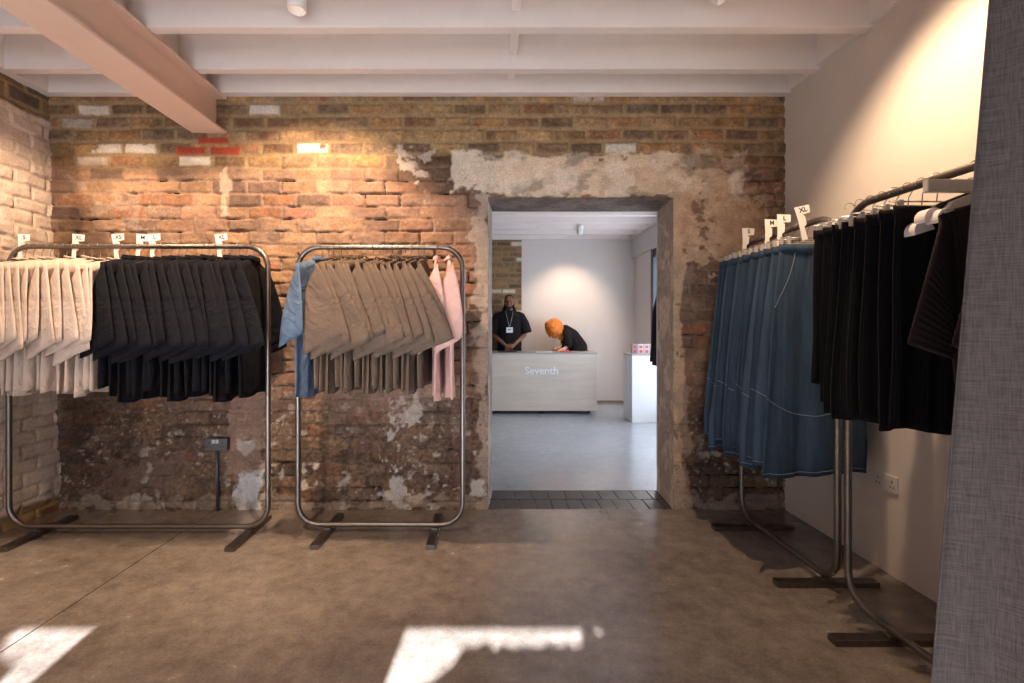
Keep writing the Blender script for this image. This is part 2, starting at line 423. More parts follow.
# polished concrete floor
def concrete(name, c0, c1, rough):
    m = bpy.data.materials.new(name); m.use_nodes = True; nt = m.node_tree; b = nt.nodes['Principled BSDF']
    tc = nt.nodes.new('ShaderNodeTexCoord')
    def noise(sc, det=8, r=.65, st=(1,1,1)):
        mp = nt.nodes.new('ShaderNodeMapping'); mp.inputs['Scale'].default_value = st
        nt.links.new(tc.outputs['Object'], mp.inputs['Vector'])
        n = nt.nodes.new('ShaderNodeTexNoise'); n.inputs['Scale'].default_value = sc; n.inputs['Detail'].default_value = det; n.inputs['Roughness'].default_value = r
        n.inputs['Distortion'].default_value = .15
        nt.links.new(mp.outputs['Vector'], n.inputs['Vector']); return n
    big = noise(1.1); small = noise(11, 8, .68); grit = noise(90, 3)
    r = nt.nodes.new('ShaderNodeValToRGB'); e = r.color_ramp.elements
    e[0].position = .32; e[0].color = (*lin(c0),1); e[1].position = .68; e[1].color = (*lin(c1),1)
    add = nt.nodes.new('ShaderNodeMath'); add.operation = 'MULTIPLY_ADD'; add.inputs[1].default_value = .45
    nt.links.new(small.outputs['Fac'], add.inputs[0])
    sc = nt.nodes.new('ShaderNodeMath'); sc.operation = 'MULTIPLY'; sc.inputs[1].default_value = .55
    nt.links.new(big.outputs['Fac'], sc.inputs[0]); nt.links.new(sc.outputs[0], add.inputs[2])
    nt.links.new(add.outputs[0], r.inputs['Fac'])
    mr = nt.nodes.new('ShaderNodeMapRange'); mr.inputs['From Min'].default_value=.3; mr.inputs['From Max'].default_value=.7; mr.inputs['To Min'].default_value=.82; mr.inputs['To Max'].default_value=1.15
    nt.links.new(grit.outputs['Fac'], mr.inputs['Value'])
    vm = nt.nodes.new('ShaderNodeVectorMath'); vm.operation = 'SCALE'
    nt.links.new(r.outputs['Color'], vm.inputs[0]); nt.links.new(mr.outputs['Result'], vm.inputs['Scale'])
    nt.links.new(vm.outputs[0], b.inputs['Base Color'])
    m2 = nt.nodes.new('ShaderNodeMapRange'); m2.inputs['From Min'].default_value=.3; m2.inputs['From Max'].default_value=.7; m2.inputs['To Min'].default_value=rough-.05; m2.inputs['To Max'].default_value=rough+.06
    nt.links.new(small.outputs['Fac'], m2.inputs['Value']); nt.links.new(m2.outputs['Result'], b.inputs['Roughness'])
    bp = nt.nodes.new('ShaderNodeBump'); bp.inputs['Strength'].default_value=.06; bp.inputs['Distance'].default_value=.01
    nt.links.new(small.outputs['Fac'], bp.inputs['Height']); nt.links.new(bp.outputs['Normal'], b.inputs['Normal'])
    b.inputs['Specular IOR Level'].default_value = .6; b.inputs['Coat Weight'].default_value = .35; b.inputs['Coat Roughness'].default_value = .14
    return m
m_floor = concrete('polished_concrete', (80,71,66), (150,138,130), .22)
m_floor2 = concrete('polished_grey_concrete', (142,148,158), (170,175,184), .2)
fl = MB()
JX = -1.886
fl.box(-3.3, JX-.0035, RY-.25, WY+.01, -.1, 0); fl.box(JX+.0035, XR+.2, RY-.25, WY+.01, -.1, 0); fl.box(-3.3, DX0+.003, WY+.008, WY+.1, -.1, -.0005); fl.box(DX1+.0, XR+.2, WY+.008, WY+.1, -.1, -.0005)
fl.box(JX-.0035, JX+.0035, RY-.25, WY+.01, -.1, -.006)
floor = structure('floor', fl, m_floor)
MB().box(-3.3, 5.2, WB, BY+.2, -.1, 0).build('polished_second_floor', m_floor2, floor)
# dark pavers in the doorway
m_pav = mat('dark_paver', (62,54,52), .45, var=.25, scale=9, bump=.2, bscale=30)
pv = MB(); pv.box(DX0, DX1+SK, WY+.01, WB, -.1, -.009)
x = DX0+.0; 
for r_, (y0, y1) in enumerate(((WY+.012, WY+.208), (WY+.214, WB-.004))):
    x = DX0-.06*r_+.004
    while x < DX1+.0:
        w = .12 if r_ else .105
        pv.box(max(x, DX0+.004), min(x+w, DX1+.004), y0, y1, -.05, -.001, .003); x += w+.007
pvo = pv.build('threshold_pavers', m_pav, floor)
# second room shell
m_white = mat('white_joist_paint', (232,222,218), .55, var=.03, scale=5)
structure('wall_far', MB().box(.53, 5.2, BY, BY+.2, 0, XT), m_plaster2)
xs = np.arange(-3.3, .54, .014); hs3 = np.arange(0, XT, .014)
X, H = np.meshgrid(xs, hs3)
m, r1, r2, _, _ = brick(X, H, 41, mort=.018, rough=.8)
n2 = fbm(X*14, H*14, 42)[...,None]
c = (pal(r1, UP)*.55+L(126,100,74)*.45)*(.8+.4*r2[...,None])*(.45+1.1*n2)
wh = ((r2 > .90)&(H>.9))[...,None]; c = np.where(wh, L(206,194,176)*(.8+.4*n2), c)
c = (L(146,124,96)*(1-m[...,None])+c*m[...,None])
P = np.stack([X, BY+.002-(-.01*(1-m)+.006*(r1-.5)), H], -1)
tag(link('wall_far_brick', grid_mesh('wall_far_brick', P, c), M_brick), kind='structure').name = 'trim_5'
structure('wall_second_left', MB().box(-3.5, -3.3, WB, BY+.2, 0, XT), m_plaster2).name = 'wall_west'
RX = 2.39
rb = MB()
rb.box(RX+.03, RX+.3, 7.5, BY, 0, 2.42)                       # pier by the far corner
rb.box(RX+.03, RX+.3, WB, 4.4, 0, 2.42)
rb.box(RX+.03, RX+.3, 4.4, 7.5, 0, .12)
structure('wall_east', rb, m_plaster2)
m_bulk = mat('grey_bulkhead_paint', (196,196,198), .6)
structure('trim_1', MB().box(RX-.02, RX+.32, WB, BY, 2.42, XT, .004), m_bulk)
w2 = MB()
for y in (7.44, 6.0, 4.46): w2.box(RX+.02, RX+.10, y-.06, y+.06, .12, 2.42)
w2.box(RX+.03, RX+.09, 4.4, 7.5, 2.30, 2.42); w2.box(RX+.03, RX+.09, 4.4, 7.5, .12, .2)
structure('window_2', w2, m_frame)
m_glass = bpy.data.materials.new('window_glass'); m_glass.use_nodes = True
g = m_glass.node_tree.nodes['Principled BSDF']; g.inputs['Transmission Weight'].default_value = 1; g.inputs['Roughness'].default_value = 0; g.inputs['IOR'].default_value = 1.02
b = MB()
b.box(.53, RX+.03, BY-.008, BY, 0, .035)
structure('baseboard_far', b, mat('dull_skirting', (140,120,104), .6))

# ---------------------------------------------------------------- ceilings
m_ceil = mat('ceiling_boards', (214,204,198), .7, var=.04, scale=4, stretch=(.4,4,1))
ceiling = structure('ceiling', MB().box(-3.4, XR+.2, RY-.25, WY+.01, XT, XT+.1), m_ceil)
jy = [WY-.033, 3.10, 2.675]
y = 2.675-.43
while y > RY: jy.append(y); y -= .43
for i, y in enumerate(jy):
    MB().box(-3.06, XR+.0, y-.033, y+.033, XC, XT, .004).build('joist', m_white, ceiling)
MB().box(-3.06, -2.98, RY, WY, XC+.002, XT-.001, .003).build('edge_joist', m_white, ceiling)
for i in range(len(jy)-1):
    y1, y0 = jy[i]-.034, jy[i+1]+.034
    MB().box(.115, .165, y0, y1, XC+.085, XT).build('noggin', m_white, ceiling)
    MB().box(XR-.03, XR, y0, y1, XC+.02, XT).build('noggin', m_white, ceiling)
    MB().box(-1.96, -1.912, y0, y1, XC+.002, XT).build('noggin', m_white, ceiling)
MB().box(-3.4, RX+.0, WB, BY+.2, 2.93, 3.0).build('second_room_boards', m_white, ceiling)
MB().box(RX-.07, RX-.02, WB, BY, 2.727, 2.95).build('edge_batten', m_white, ceiling)
y = 8.35
while y > WB:
    MB().box(-3.3, RX-.02, y-.03, y+.03, 2.727, 2.94).build('joist', m_white, ceiling); y -= .44

m_steel = mat('cream_painted_steel', (228,200,184), .5, var=.04, scale=6)
bm_ = MB(); cx = -1.927; z0, z1 = 2.588, XC-.001
bm_.box(cx-.117, cx+.117, RY, WY+.0, z0, z0+.018, .003); bm_.box(cx-.117, cx+.117, RY, WY, z1-.018, z1, .003)
bm_.box(cx-.045, cx+.045, RY, WY, z0+.017, z1-.017)
tag(bm_.build('steel_beam', m_steel), 'cream painted steel beam running out from the brick wall under the joists', 'beam')

# ---------------------------------------------------------------- spotlights
m_sw = mat('white_spotlight_enamel', (228,224,222), .4); m_lamp = emat('lamp_glow', (255,226,196), 2.5)
def spot(loc, tilt, size, label, scale=1., r=.046, h=.13):
    t = empty('spotlight', loc, 0, label, 'spotlight', 'ceiling spotlights')
    R = Matrix.Rotation(tilt[1], 4, 'Y') @ Matrix.Rotation(tilt[0], 4, 'X')
    b = MB(); n = 20
    prof = [(r*.9, h), (r, h-.006), (r, 0), (r-.005, 0), (r-.008, .09)]
    rings = [[b.bm.verts.new(R @ Vector((a*math.cos(2*PI*k/n), a*math.sin(2*PI*k/n), z))) for k in range(n)] for a, z in prof]
    for i in range(len(prof)-1):
        for k in range(n): b.bm.faces.new((rings[i][k], rings[i][(k+1)%n], rings[i+1][(k+1)%n], rings[i+1][k])).smooth = (i in (1,))
    b.bm.faces.new(rings[0]); b.build('housing', m_sw, t)
    b = MB(); c = b.bm.verts.new(R @ Vector((0,0,.085)))
    ring = [b.bm.verts.new(R @ Vector(((r-.008)*math.cos(2*PI*k/n), (r-.008)*math.sin(2*PI*k/n), .083))) for k in range(n)]
    for k in range(n): b.bm.faces.new((c, ring[k], ring[(k+1)%n]))
    b.build('lamp', m_lamp, t)
    top = R @ Vector((0,0,h))
    MB().tube([top, top+Vector((0,0,.06)), (top.x,top.y,XT-loc[2]-.0 if loc[1]<WY else 2.93-loc[2])], .008, 8).build('stem', m_sw, t)
    return t
def spot_light(name, loc, aim, energy, angle, blend, col, rad=.03):
    l = bpy.data.lights.new(name, 'SPOT'); l.energy = energy; l.spot_size = math.radians(angle); l.spot_blend = blend
    l.color = col; l.shadow_soft_size = rad
    o = bpy.data.objects.new(name, l); COL.objects.link(o); o.location = loc
    o.rotation_euler = (Vector(aim)-Vector(loc)).to_track_quat('-Z', 'Y').to_euler()
    return o
WARM = (1., .70, .44)
spot((-.965, 2.50, 2.835), (0,0), 1, 'upright white cylinder spotlight between the joists, left of centre')
spot((1.165, 2.49, 2.90), (math.radians(-20), math.radians(-38)), 1, 'tilted white spotlight at the top edge, aimed at the plain right wall')
spot((1.34, 7.46, 2.66), (math.radians(20), 0), 1, 'small white spotlight under the joists of the room beyond the doorway')
spot_light('lamp_left_wash', (-.965, 2.50, 2.80), (-1.25, 3.35, 1.35), 235, 104, .55, WARM)
spot_light('lamp_far_left_wash', (-2.45, 2.35, 2.80), (-2.5, 3.3, 1.2), 160, 96, .6, WARM)
spot_light('lamp_right_wash', (1.20, 2.08, 2.80), (2.03, 1.95, 1.50), 125, 112, .6, WARM)
spot_light('lamp_second_room', (1.34, 7.50, 2.63), (1.26, 8.39, 1.2), 78, 84, .8, (1,.72,.48))
spot_light('lamp_floor_wash', (-1.3, 1.3, 2.80), (-1.3, 2.3, 0), 150, 78, .8, WARM)

# ---------------------------------------------------------------- racks
m_tube = mat('brushed_steel_tube', (128,120,114), .42, 1., var=.12, scale=30)
m_foot = mat('worn_steel_foot', (118,110,106), .35, 1., var=.2, scale=20)
m_hook = mat('hanger_wire', (190,186,182), .25, 1.)
m_black = mat('black_plastic', (26,24,24), .5)
def rounded_loop(x0, x1, z0, z1, r, n=8):
    pts = []
    for cx, cz, a0 in ((x1-r, z1-r, 0), (x0+r, z1-r, PI/2), (x0+r, z0+r, PI), (x1-r, z0+r, 1.5*PI)):
        for k in range(n+1):
            a = a0 + PI/2*k/n; pts.append((cx+r*math.cos(a), 0, cz+r*math.sin(a)))
    return pts
def rack(loc, rz, x0, x1, feet, label, rt=.0155, top=1.76, r=.13, flen=.245):
    t = empty('clothes_rack', loc, rz, label, 'clothes rack', 'steel clothes racks')
    MB().tube(rounded_loop(x0, x1, .048, top-.0155, r), rt, 14, closed=True).build('tube_frame', m_tube, t)
    for fx in feet:
        f = MB().box(fx-.026, fx+.026, -flen, flen, 0, .026, .002).build('foot', m_foot, t)
        MB().box(fx-.02, fx+.02, -.03, .03, .026, .036, .001).build('bracket', m_tube, f)
    return t
RK1Y, RK2Y = 3.03, 3.06
rack((0, RK1Y, 0), 0, -2.915, -1.345, (-2.72, -1.455), 'long steel tube clothes rack at the left holding cream and navy shirts')
rack((0, RK2Y, 0), 0, -1.175, -.168, (-.99, -.336), 'narrow steel tube clothes rack left of the doorway holding taupe shirts')
RKX, RNX = 1.63, 1.60
rack((RKX, 0, 0), PI/2, 2.345, 3.24, (2.427, 3.105), 'steel tube clothes rack at the right near the brick wall holding blue denim', top=1.80)
rack((RNX, 0, 0), PI/2, 1.15, 2.235, (1.35, 1.984), 'steel tube clothes rack nearest the curtain holding black knitwear', top=1.80)

# ---------------------------------------------------------------- hangers
def hook_pts(z_rail, z_bot, r=.022):
    p = [(r*math.cos(a), 0, z_rail+r*math.sin(a)) for a in [math.radians(d) for d in range(200, -31, -20)]]
    p = [(-q[0], 0, q[2]) for q in reversed(p)][::-1]
    return [( -a, b_, c) for a, b_, c in p] + [(.004, 0, z_rail-.034), (0, 0, z_bot)]
RZ = 1.7445; RZR = 1.7845
def shirt_hanger(label=None):
    t = empty('clothes_hanger', (0,0,0), 0, label, 'hanger')
    # hook lies across the rail: local x runs across the garment
    MB().tube([(x, y, z) for x, y, z in hook_pts(RZ, 1.664)], .0017, 6).build('hook', m_hook, t)
    MB().tube([(-.20,0,1.608), (-.1,0,1.642), (-.02,0,1.664), (.02,0,1.664), (.1,0,1.642), (.20,0,1.608)], .006, 8).build('shoulder_bar', m_black, t)
    return t

# ---------------------------------------------------------------- shirts
def fabric(name, rgb, var=.06, rough=.9, sheen=.0, weave=500, wr=.9):
    m = mat(name, rgb, rough, var=var, scale=22, bump=.25, bscale=weave, spec=.2, sheen=sheen)
    nt = m.node_tree; bp = [n for n in nt.nodes if n.type == 'BUMP'][0]; mp = [n for n in nt.nodes if n.type == 'MAPPING'][0]
    n = nt.nodes.new('ShaderNodeTexNoise'); n.inputs['Scale'].default_value = 7; n.inputs['Detail'].default_value = 5; n.inputs['Distortion'].default_value = 1.2
    b2 = nt.nodes.new('ShaderNodeBump'); b2.inputs['Strength'].default_value = wr; b2.inputs['Distance'].default_value = .03
    nt.links.new(mp.outputs['Vector'], n.inputs['Vector']); nt.links.new(n.outputs['Fac'], b2.inputs['Height']); nt.links.new(b2.outputs['Normal'], bp.inputs['Normal'])
    return m
m_cream = fabric('cream_cotton', (196,178,166)); m_taupe = fabric('taupe_cotton', (103,88,78)); 
m_navy = fabric('navy_cotton', (15,15,23), .12); m_pink = fabric('pale_pink_cotton', (218,178,172)); m_sky = fabric('light_blue_denim_cloth', (88,106,130), .16)
m_cin = fabric('shirt_inside', (70,60,52))
def shirt(name, m, seed, label=None, sw=.19, length=.80, collar=True, drop=.0, half=.25, bodyw=.265, yaw_s=.07, droph=0., slw=.245):
    rnd = random.Random(seed); ph1, ph2, ph3 = (rnd.uniform(0, 6.28) for _ in range(3))
    t = empty(name, (0,0,0), 0, label, 'shirt')
    zt, zs = 1.674, 1.614
    zh = zt-length
    def top(a):
        k = min(1, max(0, (abs(a)-.06)/(half-.06))); return zt-.012-(zt-.012-zs)*k - (.012 if abs(a) < .05 else 0)
    def f(u, v):
        s = (u*2-1); w = half*.97+(bodyw-half*.97)*v
        a = s*w; b = .010*math.sin(9*s+ph1)*v**1.3 + .006*math.sin(17*s+ph2)*v + .004*math.sin(23*s+7*v+ph3)*v
        # the near and far side edges curl slightly towards the next shirt
        b += -.012*v*(abs(s)**3)
        return (a, b, top(s*half*.97)*(1-v)+(zh+.008*math.sin(6*s+ph3))*v)
    th = lambda u, v: .003 + (.013*(1-(u*2-1)**2)**.5)*(.35+.65*min(1, v*4)) 
    MB().sheet(f, lambda u, v: (0,1,0), th, 26, 20).build('body', m, t)
    for sgn in (-1, 1):
        k1, k2 = rnd.uniform(-.02,.02), rnd.uniform(-.025,.025)
        swg = sw*rnd.uniform(.86, 1.1) if sgn < 0 else sw*.6
        TR = Vector((sgn*(half-.012), -.012, zs+.004)); TL = Vector((sgn*(half-.03), .060, zs-.13))
        BR = Vector((sgn*(half+yaw_s), -swg, 1.215+k1-droph)); BL = Vector((sgn*(half+.012), -swg+slw, 1.115+k1+k2*.4-droph))
        def g(u, v):      # u: right edge 0 -> left edge 1
            p = (TR*(1-u)+TL*u)*(1-v) + (BR*(1-u)+BL*u)*v
            bow = 4*v*(1-v)
            p = p + Vector((sgn*.016*bow, -.018*bow*(1-u), .004*math.sin(u*5+ph2)*v))
            p.x += sgn*.004*math.sin(9*u+6*v+ph1)*v
            return p
        MB().sheet(g, lambda u, v: (sgn*.97, .24, 0), lambda u, v: .0012+.0042*(max(0, 1-(2*u-1)**2))**.5, 12, 14).build('sleeve', m, t)
    if collar:
        b = MB()
        for s_ in (-1, 1):
            def cf(u, v):
                ang = PI*(u-.5); a = .078*math.sin(ang)*(1+.12*v); bb = s_*.020*math.cos(ang)*(1+.3*v)
                return (a, bb, zt-.016+.024*(1-v) - .012*(1-abs(math.sin(ang)))*(1 if s_ > 0 else 0))
            b.sheet(cf, lambda u, v: (math.sin(PI*(u-.5)), s_*math.cos(PI*(u-.5)), 0), lambda u, v: .0022, 12, 4)
        b.build('collar', m, t)
    else:
        MB().tube([(.07*math.cos(a), .018*math.sin(a), zt-.012+.01*abs(math.cos(a))) for a in [2*PI*k/20 for k in range(20)]], .005, 6, closed=True).build('neckband', m, t)
    return t

def ordinal(n): return ['first','second','third','fourth','fifth','sixth','seventh','eighth','ninth','tenth','eleventh','twelfth','thirteenth','fourteenth','fifteenth','sixteenth','seventeenth','eighteenth','nineteenth','twentieth'][n]
H0 = shirt_hanger(); used = [False]
def hang_hanger(x, y, rz, label, group):
    h = H0 if not used[0] else copy_tree(H0)
    used[0] = True
    h.location = (x, y, 0); h.rotation_euler = (0,0,rz); tag(h, label, 'hanger', group); return h
def row(protos, xs_, y, yaws, describe, group, hdesc, hgroup):
    seen = set()
    for i, x in enumerate(xs_):
        p = protos[i % len(protos)]
        o = p if id(p) not in seen else copy_tree(p)
        seen.add(id(p))
        rz = PI/2 + yaws(i)
        o.location = (x, y, random.uniform(-.012,.006)); o.rotation_euler = (0,0,rz)
        tag(o, describe(i), 'shirt', group)
        hang_hanger(x, y, rz, hdesc(i), hgroup)
NC, NN, NT = 13, 17, 16
protos = [shirt('short_sleeved_shirt', m_cream, 100+k, sw=.09+.02*((k*3)%5), length=.755+.012*((k*2)%5), droph=.03+.012*((k*2)%3), bodyw=.262, collar=False) for k in range(6)]
xs1 = [-2.82+.0508*i for i in range(NC)]
def dC(i): 
    return ('cream short-sleeved shirt directly beside the navy shirts on the long left rack' if i == NC-1 else
            'cream short-sleeved shirt, %s from the left end of the long left rack' % ordinal(i))
row(protos, xs1, RK1Y, lambda i: random.uniform(-.07,.07)-.05, dC, 'cream shirts on the left rack',
    lambda i: 'wire hook hanger carrying the %s cream shirt from the left end' % ordinal(i), 'hangers of the cream shirts')
protos = [shirt('short_sleeved_shirt', m_navy, 120+k, sw=.13+.017*((k*3)%5), length=.765+.018*((k*2)%5), droph=.045+.012*((k*2)%3)) for k in range(6)]
xs2 = [-2.165+.0459*i for i in range(NN)]
def dN(i):
    j = NN-1-i
    return ('dark navy short-sleeved shirt at the right end of the left rack, collar in view' if j == 0 else
            'dark navy short-sleeved shirt, %s from the right end of the long left rack' % ordinal(j))
row(protos, xs2, RK1Y, lambda i: random.uniform(-.07,.07)+(.0 if i < NN-2 else .06), dN, 'navy shirts on the left rack',
    lambda i: 'wire hook hanger carrying the %s navy shirt from the right end' % ordinal(NN-1-i), 'hangers of the navy shirts')
protos = [shirt('short_sleeved_shirt', m_taupe, 140+k, sw=.18+.02*((k*2)%5), length=.765+.012*(k%3), collar=False, droph=.015*((k*2)%3)) for k in range(6)]
xs3 = [-.99+.0392*i for i in range(NT)]
def dT(i):
    j = NT-1-i
    return ('taupe boxy short-sleeved shirt next to the pale pink shirts, its whole sleeve in view' if j == 0 else
            'taupe boxy short-sleeved shirt next to the light blue shirt' if i == 0 else
            'taupe boxy short-sleeved shirt, %s from the light blue shirt on the narrow rack' % ordinal(i))
row(protos, xs3, RK2Y, lambda i: random.uniform(-.07,.07)-.03, dT, 'taupe shirts on the narrow rack',
    lambda i: 'wire hook hanger carrying the %s taupe shirt from the light blue one' % ordinal(i), 'hangers of the taupe shirts')
bs = shirt('short_sleeved_shirt', m_sky, 161, 'light blue short-sleeved shirt at the left end of the narrow rack', sw=.07, length=.82, yaw_s=.02, slw=.17)
bs.location = (-1.03, RK2Y, 0); bs.rotation_euler = (0,0,PI/2+.0); bs['group'] = 'single shirts on the narrow rack'
# this one is turned the other way round on its hook
bs.rotation_euler = (0,0,PI/2-.28)
hang_hanger(-1.03, RK2Y, PI/2-.28, 'wire hook hanger carrying the light blue shirt', 'hangers of the odd shirts')
for k, (x, yw, lb) in enumerate(((-.325, .06, 'pale pink shirt right behind the last taupe shirt on the narrow rack'), (-.255, .14, 'pale pink shirt with a turned collar at the right end of the narrow rack'))):
    p = shirt('short_sleeved_shirt', m_pink, 170+k, lb, sw=.06, slw=.15, length=.83, half=.235, bodyw=.25, yaw_s=.02)
    p.location = (x, RK2Y, 0); p.rotation_euler = (0,0,PI/2+yw); p['group'] = 'pale pink shirts'
    hang_hanger(x, RK2Y, PI/2+yw, ('wire hook hanger carrying the pale pink shirt nearer the taupe ones', 'wire hook hanger carrying the outermost pale pink shirt')[k], 'hangers of the odd shirts')

# ---------------------------------------------------------------- size dividers on the rails
m_tag = mat('white_card', (232,222,212), .6); m_ink = mat('black_ink', (40,36,36), .7)
def text_mesh(body, size, extrude=.0006, off=0.):
    cu = bpy.data.curves.new('t', 'FONT'); cu.body = body; cu.size = size; cu.extrude = extrude; cu.offset = off
    cu.align_x = 'CENTER'; cu.align_y = 'CENTER'
    ob = bpy.data.objects.new('t', cu); COL.objects.link(ob)
    dg = bpy.context.evaluated_depsgraph_get(); me = bpy.data.meshes.new_from_object(ob.evaluated_get(dg))
    bpy.data.objects.remove(ob); bpy.data.curves.remove(cu); return me
def divider(loc, rz, txt, label, tilt=0.):
    t = empty('size_divider', loc, rz, label, 'size divider', 'size dividers on the rails'); t.rotation_euler = (0, tilt, rz)
    b = MB()
    b.prism([(-.022,-.095),(.006,-.095),(.004,-.03),(.018,-.02),(.02,.022),(.008,.03),(.05,.034),(.052,.072),(-.022,.075),(-.018,.0)], -.0016, .0016)
    b.build('card', m_tag, t)
    me = text_mesh(txt, .034, .0004, .0008); o = link('size_letters', me, m_ink, t)
    o.location = (.018, -.0022, .053); o.rotation_euler = (PI/2, 0, 0)
for x, s_, lb, tl in ((22,'S','above the leftmost cream shirts',0), (76,'XL','above the middle of the cream shirts',.05), (117,'XS','above the last cream shirts',-.12), (140,'M','just right of the cream shirts',.05), (153,'L','second to the right of the cream shirts',-.1), (220,'XL','above the navy shirts, standing alone',-.12)):
    divider(((x-VX)*RK1Y/F, RK1Y-.003, RZ), 0, s_, 'white size divider on the long left rail %s' % lb, tl)
for (x, d, s_, lb) in ((751, 3.05, 'S', 'furthest from the camera above the denim'), (781, 2.80, 'M', 'second from the brick wall above the denim'), (795, 2.68, 'L', 'third from the brick wall above the denim'), (818, 2.50, 'XL', 'tilted one at the near end of the denim rail')):
    divider((RKX-.07, d, RZR), 0, s_, 'white card size divider %s' % lb, -.25 if s_ == 'XL' else 0)

# ---------------------------------------------------------------- skirts on the right racks
m_den = fabric('washed_blue_denim', (49,65,82), .28, weave=300); m_den2 = fabric('dark_blue_denim', (39,53,70), .28, weave=300)
for mm in (m_den, m_den2):
    for n in mm.node_tree.nodes:
        if n.type == 'MAPPING': n.inputs['Scale'].default_value = (1, 1, .12)
m_stitch = mat('pale_stitching', (120,130,142), .8)
m_clip = mat('clip_plastic', (168,160,154), .35)
m_ribs = bpy.data.materials.new('black_rib_knit'); m_ribs.use_nodes = True
nt = m_ribs.node_tree; b = nt.nodes['Principled BSDF']; b.inputs['Base Color'].default_value = (*lin((19,17,19)),1); b.inputs['Roughness'].default_value = .95; b.inputs['Specular IOR Level'].default_value = .1
m_ribs.node_tree.nodes['Principled BSDF'].inputs['Sheen Weight'].default_value = .03
def skirt_hanger(label, group, loc, wide=False):
    t = empty('clip_hanger', loc, 0, label, 'hanger', group)
    MB().tube(hook_pts(RZR, 1.705), .002, 6).build('hook', m_hook, t)
    MB().tube([(-.17,0,1.703), (.17,0,1.703)], .003, 8).build('bar', m_hook, t)
    for x in (-.13, .13): MB().box(x-.009, x+.009, -.007, .007, 1.664, 1.710, .003).build('clip', m_clip, t)
    return t
def skirt(name, m, seed, label, cat, group, top=1.665, hem=.55, wt=.16, wh=.275, ribs=False, stitched=True, nf=5, th0=.012, skew=0.):
    rnd = random.Random(seed); p1, p2, p3 = (rnd.uniform(0,6.28) for _ in range(3))
    t = empty(name, (0,0,0), 0, label, cat, group)
    def f(u, v):
        s = 2*u-1; w = wt + (wh-wt)*min(1, v*1.15)**(.8)
        a = s*w + .008*math.sin(6*v+p1)*v + skew*v
        b_ = (.018*math.sin(nf*s+p1)+.011*math.sin(2.3*nf*s+p2)+.005*math.sin(4.1*nf*s+p3))*v**.7
        if ribs: b_ += .0022*math.sin(s*115)
        return (a, b_, top*(1-v)+(hem+.012*math.sin(3*s+p3))*v)
    th = lambda u, v: .002+(.35+.65*v)*th0*max(0, 1-(2*u-1)**2)**.5
    MB().sheet(f, lambda u, v: (0,1,0), th, 140 if ribs else 36, 24).build('skirt_panel', m, t)
    MB().sheet(lambda u, v: (wt*1.03*(2*u-1), 0, top+.004-.04*v), lambda u, v: (0,1,0), lambda u, v: .004+.010*max(0,1-(2*u-1)**2)**.5, 14, 2).build('waistband', m, t)
    if stitched:
        for s0 in ((-1, 1) if stitched == 2 else ()):
            pts = []
            for k in range(14):
                v = .03+.24*k/13; u = .5+s0*(.28+.20*(k/13)**1.6)
                p = Vector(f(u, v)); p.y -= th(u, v)+.001; pts.append(p)
            MB().tube(pts, .0016, 5).build('pocket_seam', m_stitch, t)
        pts = []
        for k in range(25):
            u = k/24; v = .66+.08*math.sin(PI*u); p = Vector(f(u,v)); p.y -= th(u,v)+.0006; pts.append(p)
        MB().tube(pts, .0016, 5).build('panel_seam', m_stitch, t)
        pts = []
        for k in range(37):
            u = k/36; v = .982; p = Vector(f(u,v)); p.y -= th(u,v)+.0006; pts.append(p)
        MB().tube(pts, .0014, 5).build('hem_stitching', m_stitch, t)
    return t
ND = 12
for i in range(ND):
    d = 3.185-.061*i
    lab = ('long blue denim skirt nearest the black knitwear, its front pocket seam in view' if i == ND-1 else
           'long blue denim skirt hanging closest to the brick wall' if i == 0 else 'long blue denim skirt, %s from the brick wall end of its rack' % ordinal(i))
    o = skirt('denim_skirt', (m_den, m_den2)[i % 2] if i < ND-1 else m_den, 200+i, lab, 'skirt', 'denim skirts on the far right rack', hem=.55-.02*(i % 3)-.0*i, wt=.165+.012*(i%2), wh=.27+.008*(i % 3), nf=4+(i*7)%4, stitched=2 if i == ND-1 else 1)
    o.location = (RKX, d, 0); o.rotation_euler = (0,0,random.uniform(-.10,.10) if i < ND-1 else .06)
    skirt_hanger('clip hanger carrying the %s denim skirt from the brick wall' % ordinal(i), 'hangers of the denim skirts', (RKX, d, 0))
NB = 8
for i in range(NB):
    d = 2.235-.062*i-.01
    lab = ('black ribbed knit skirt hanging next to the denim, shortest of its row' if i == 0 else 'black ribbed knit skirt, %s from the denim skirts' % ordinal(i))
    hem = 1.01 if i == 0 else (.93 if i < 2 else .885)
    o = skirt('knit_skirt', m_ribs, 300+i, lab, 'skirt', 'black knit skirts on the near right rack', top=1.68, hem=hem, wt=.155, wh=.185, ribs=True, stitched=False, th0=.014)
    o.location = (RNX, d, 0); o.rotation_euler = (0,0,random.uniform(-.05,.05))
    skirt_hanger('clip hanger carrying the %s black knit skirt from the denim' % ordinal(i), 'hangers of the black skirts', (RNX, d, 0))

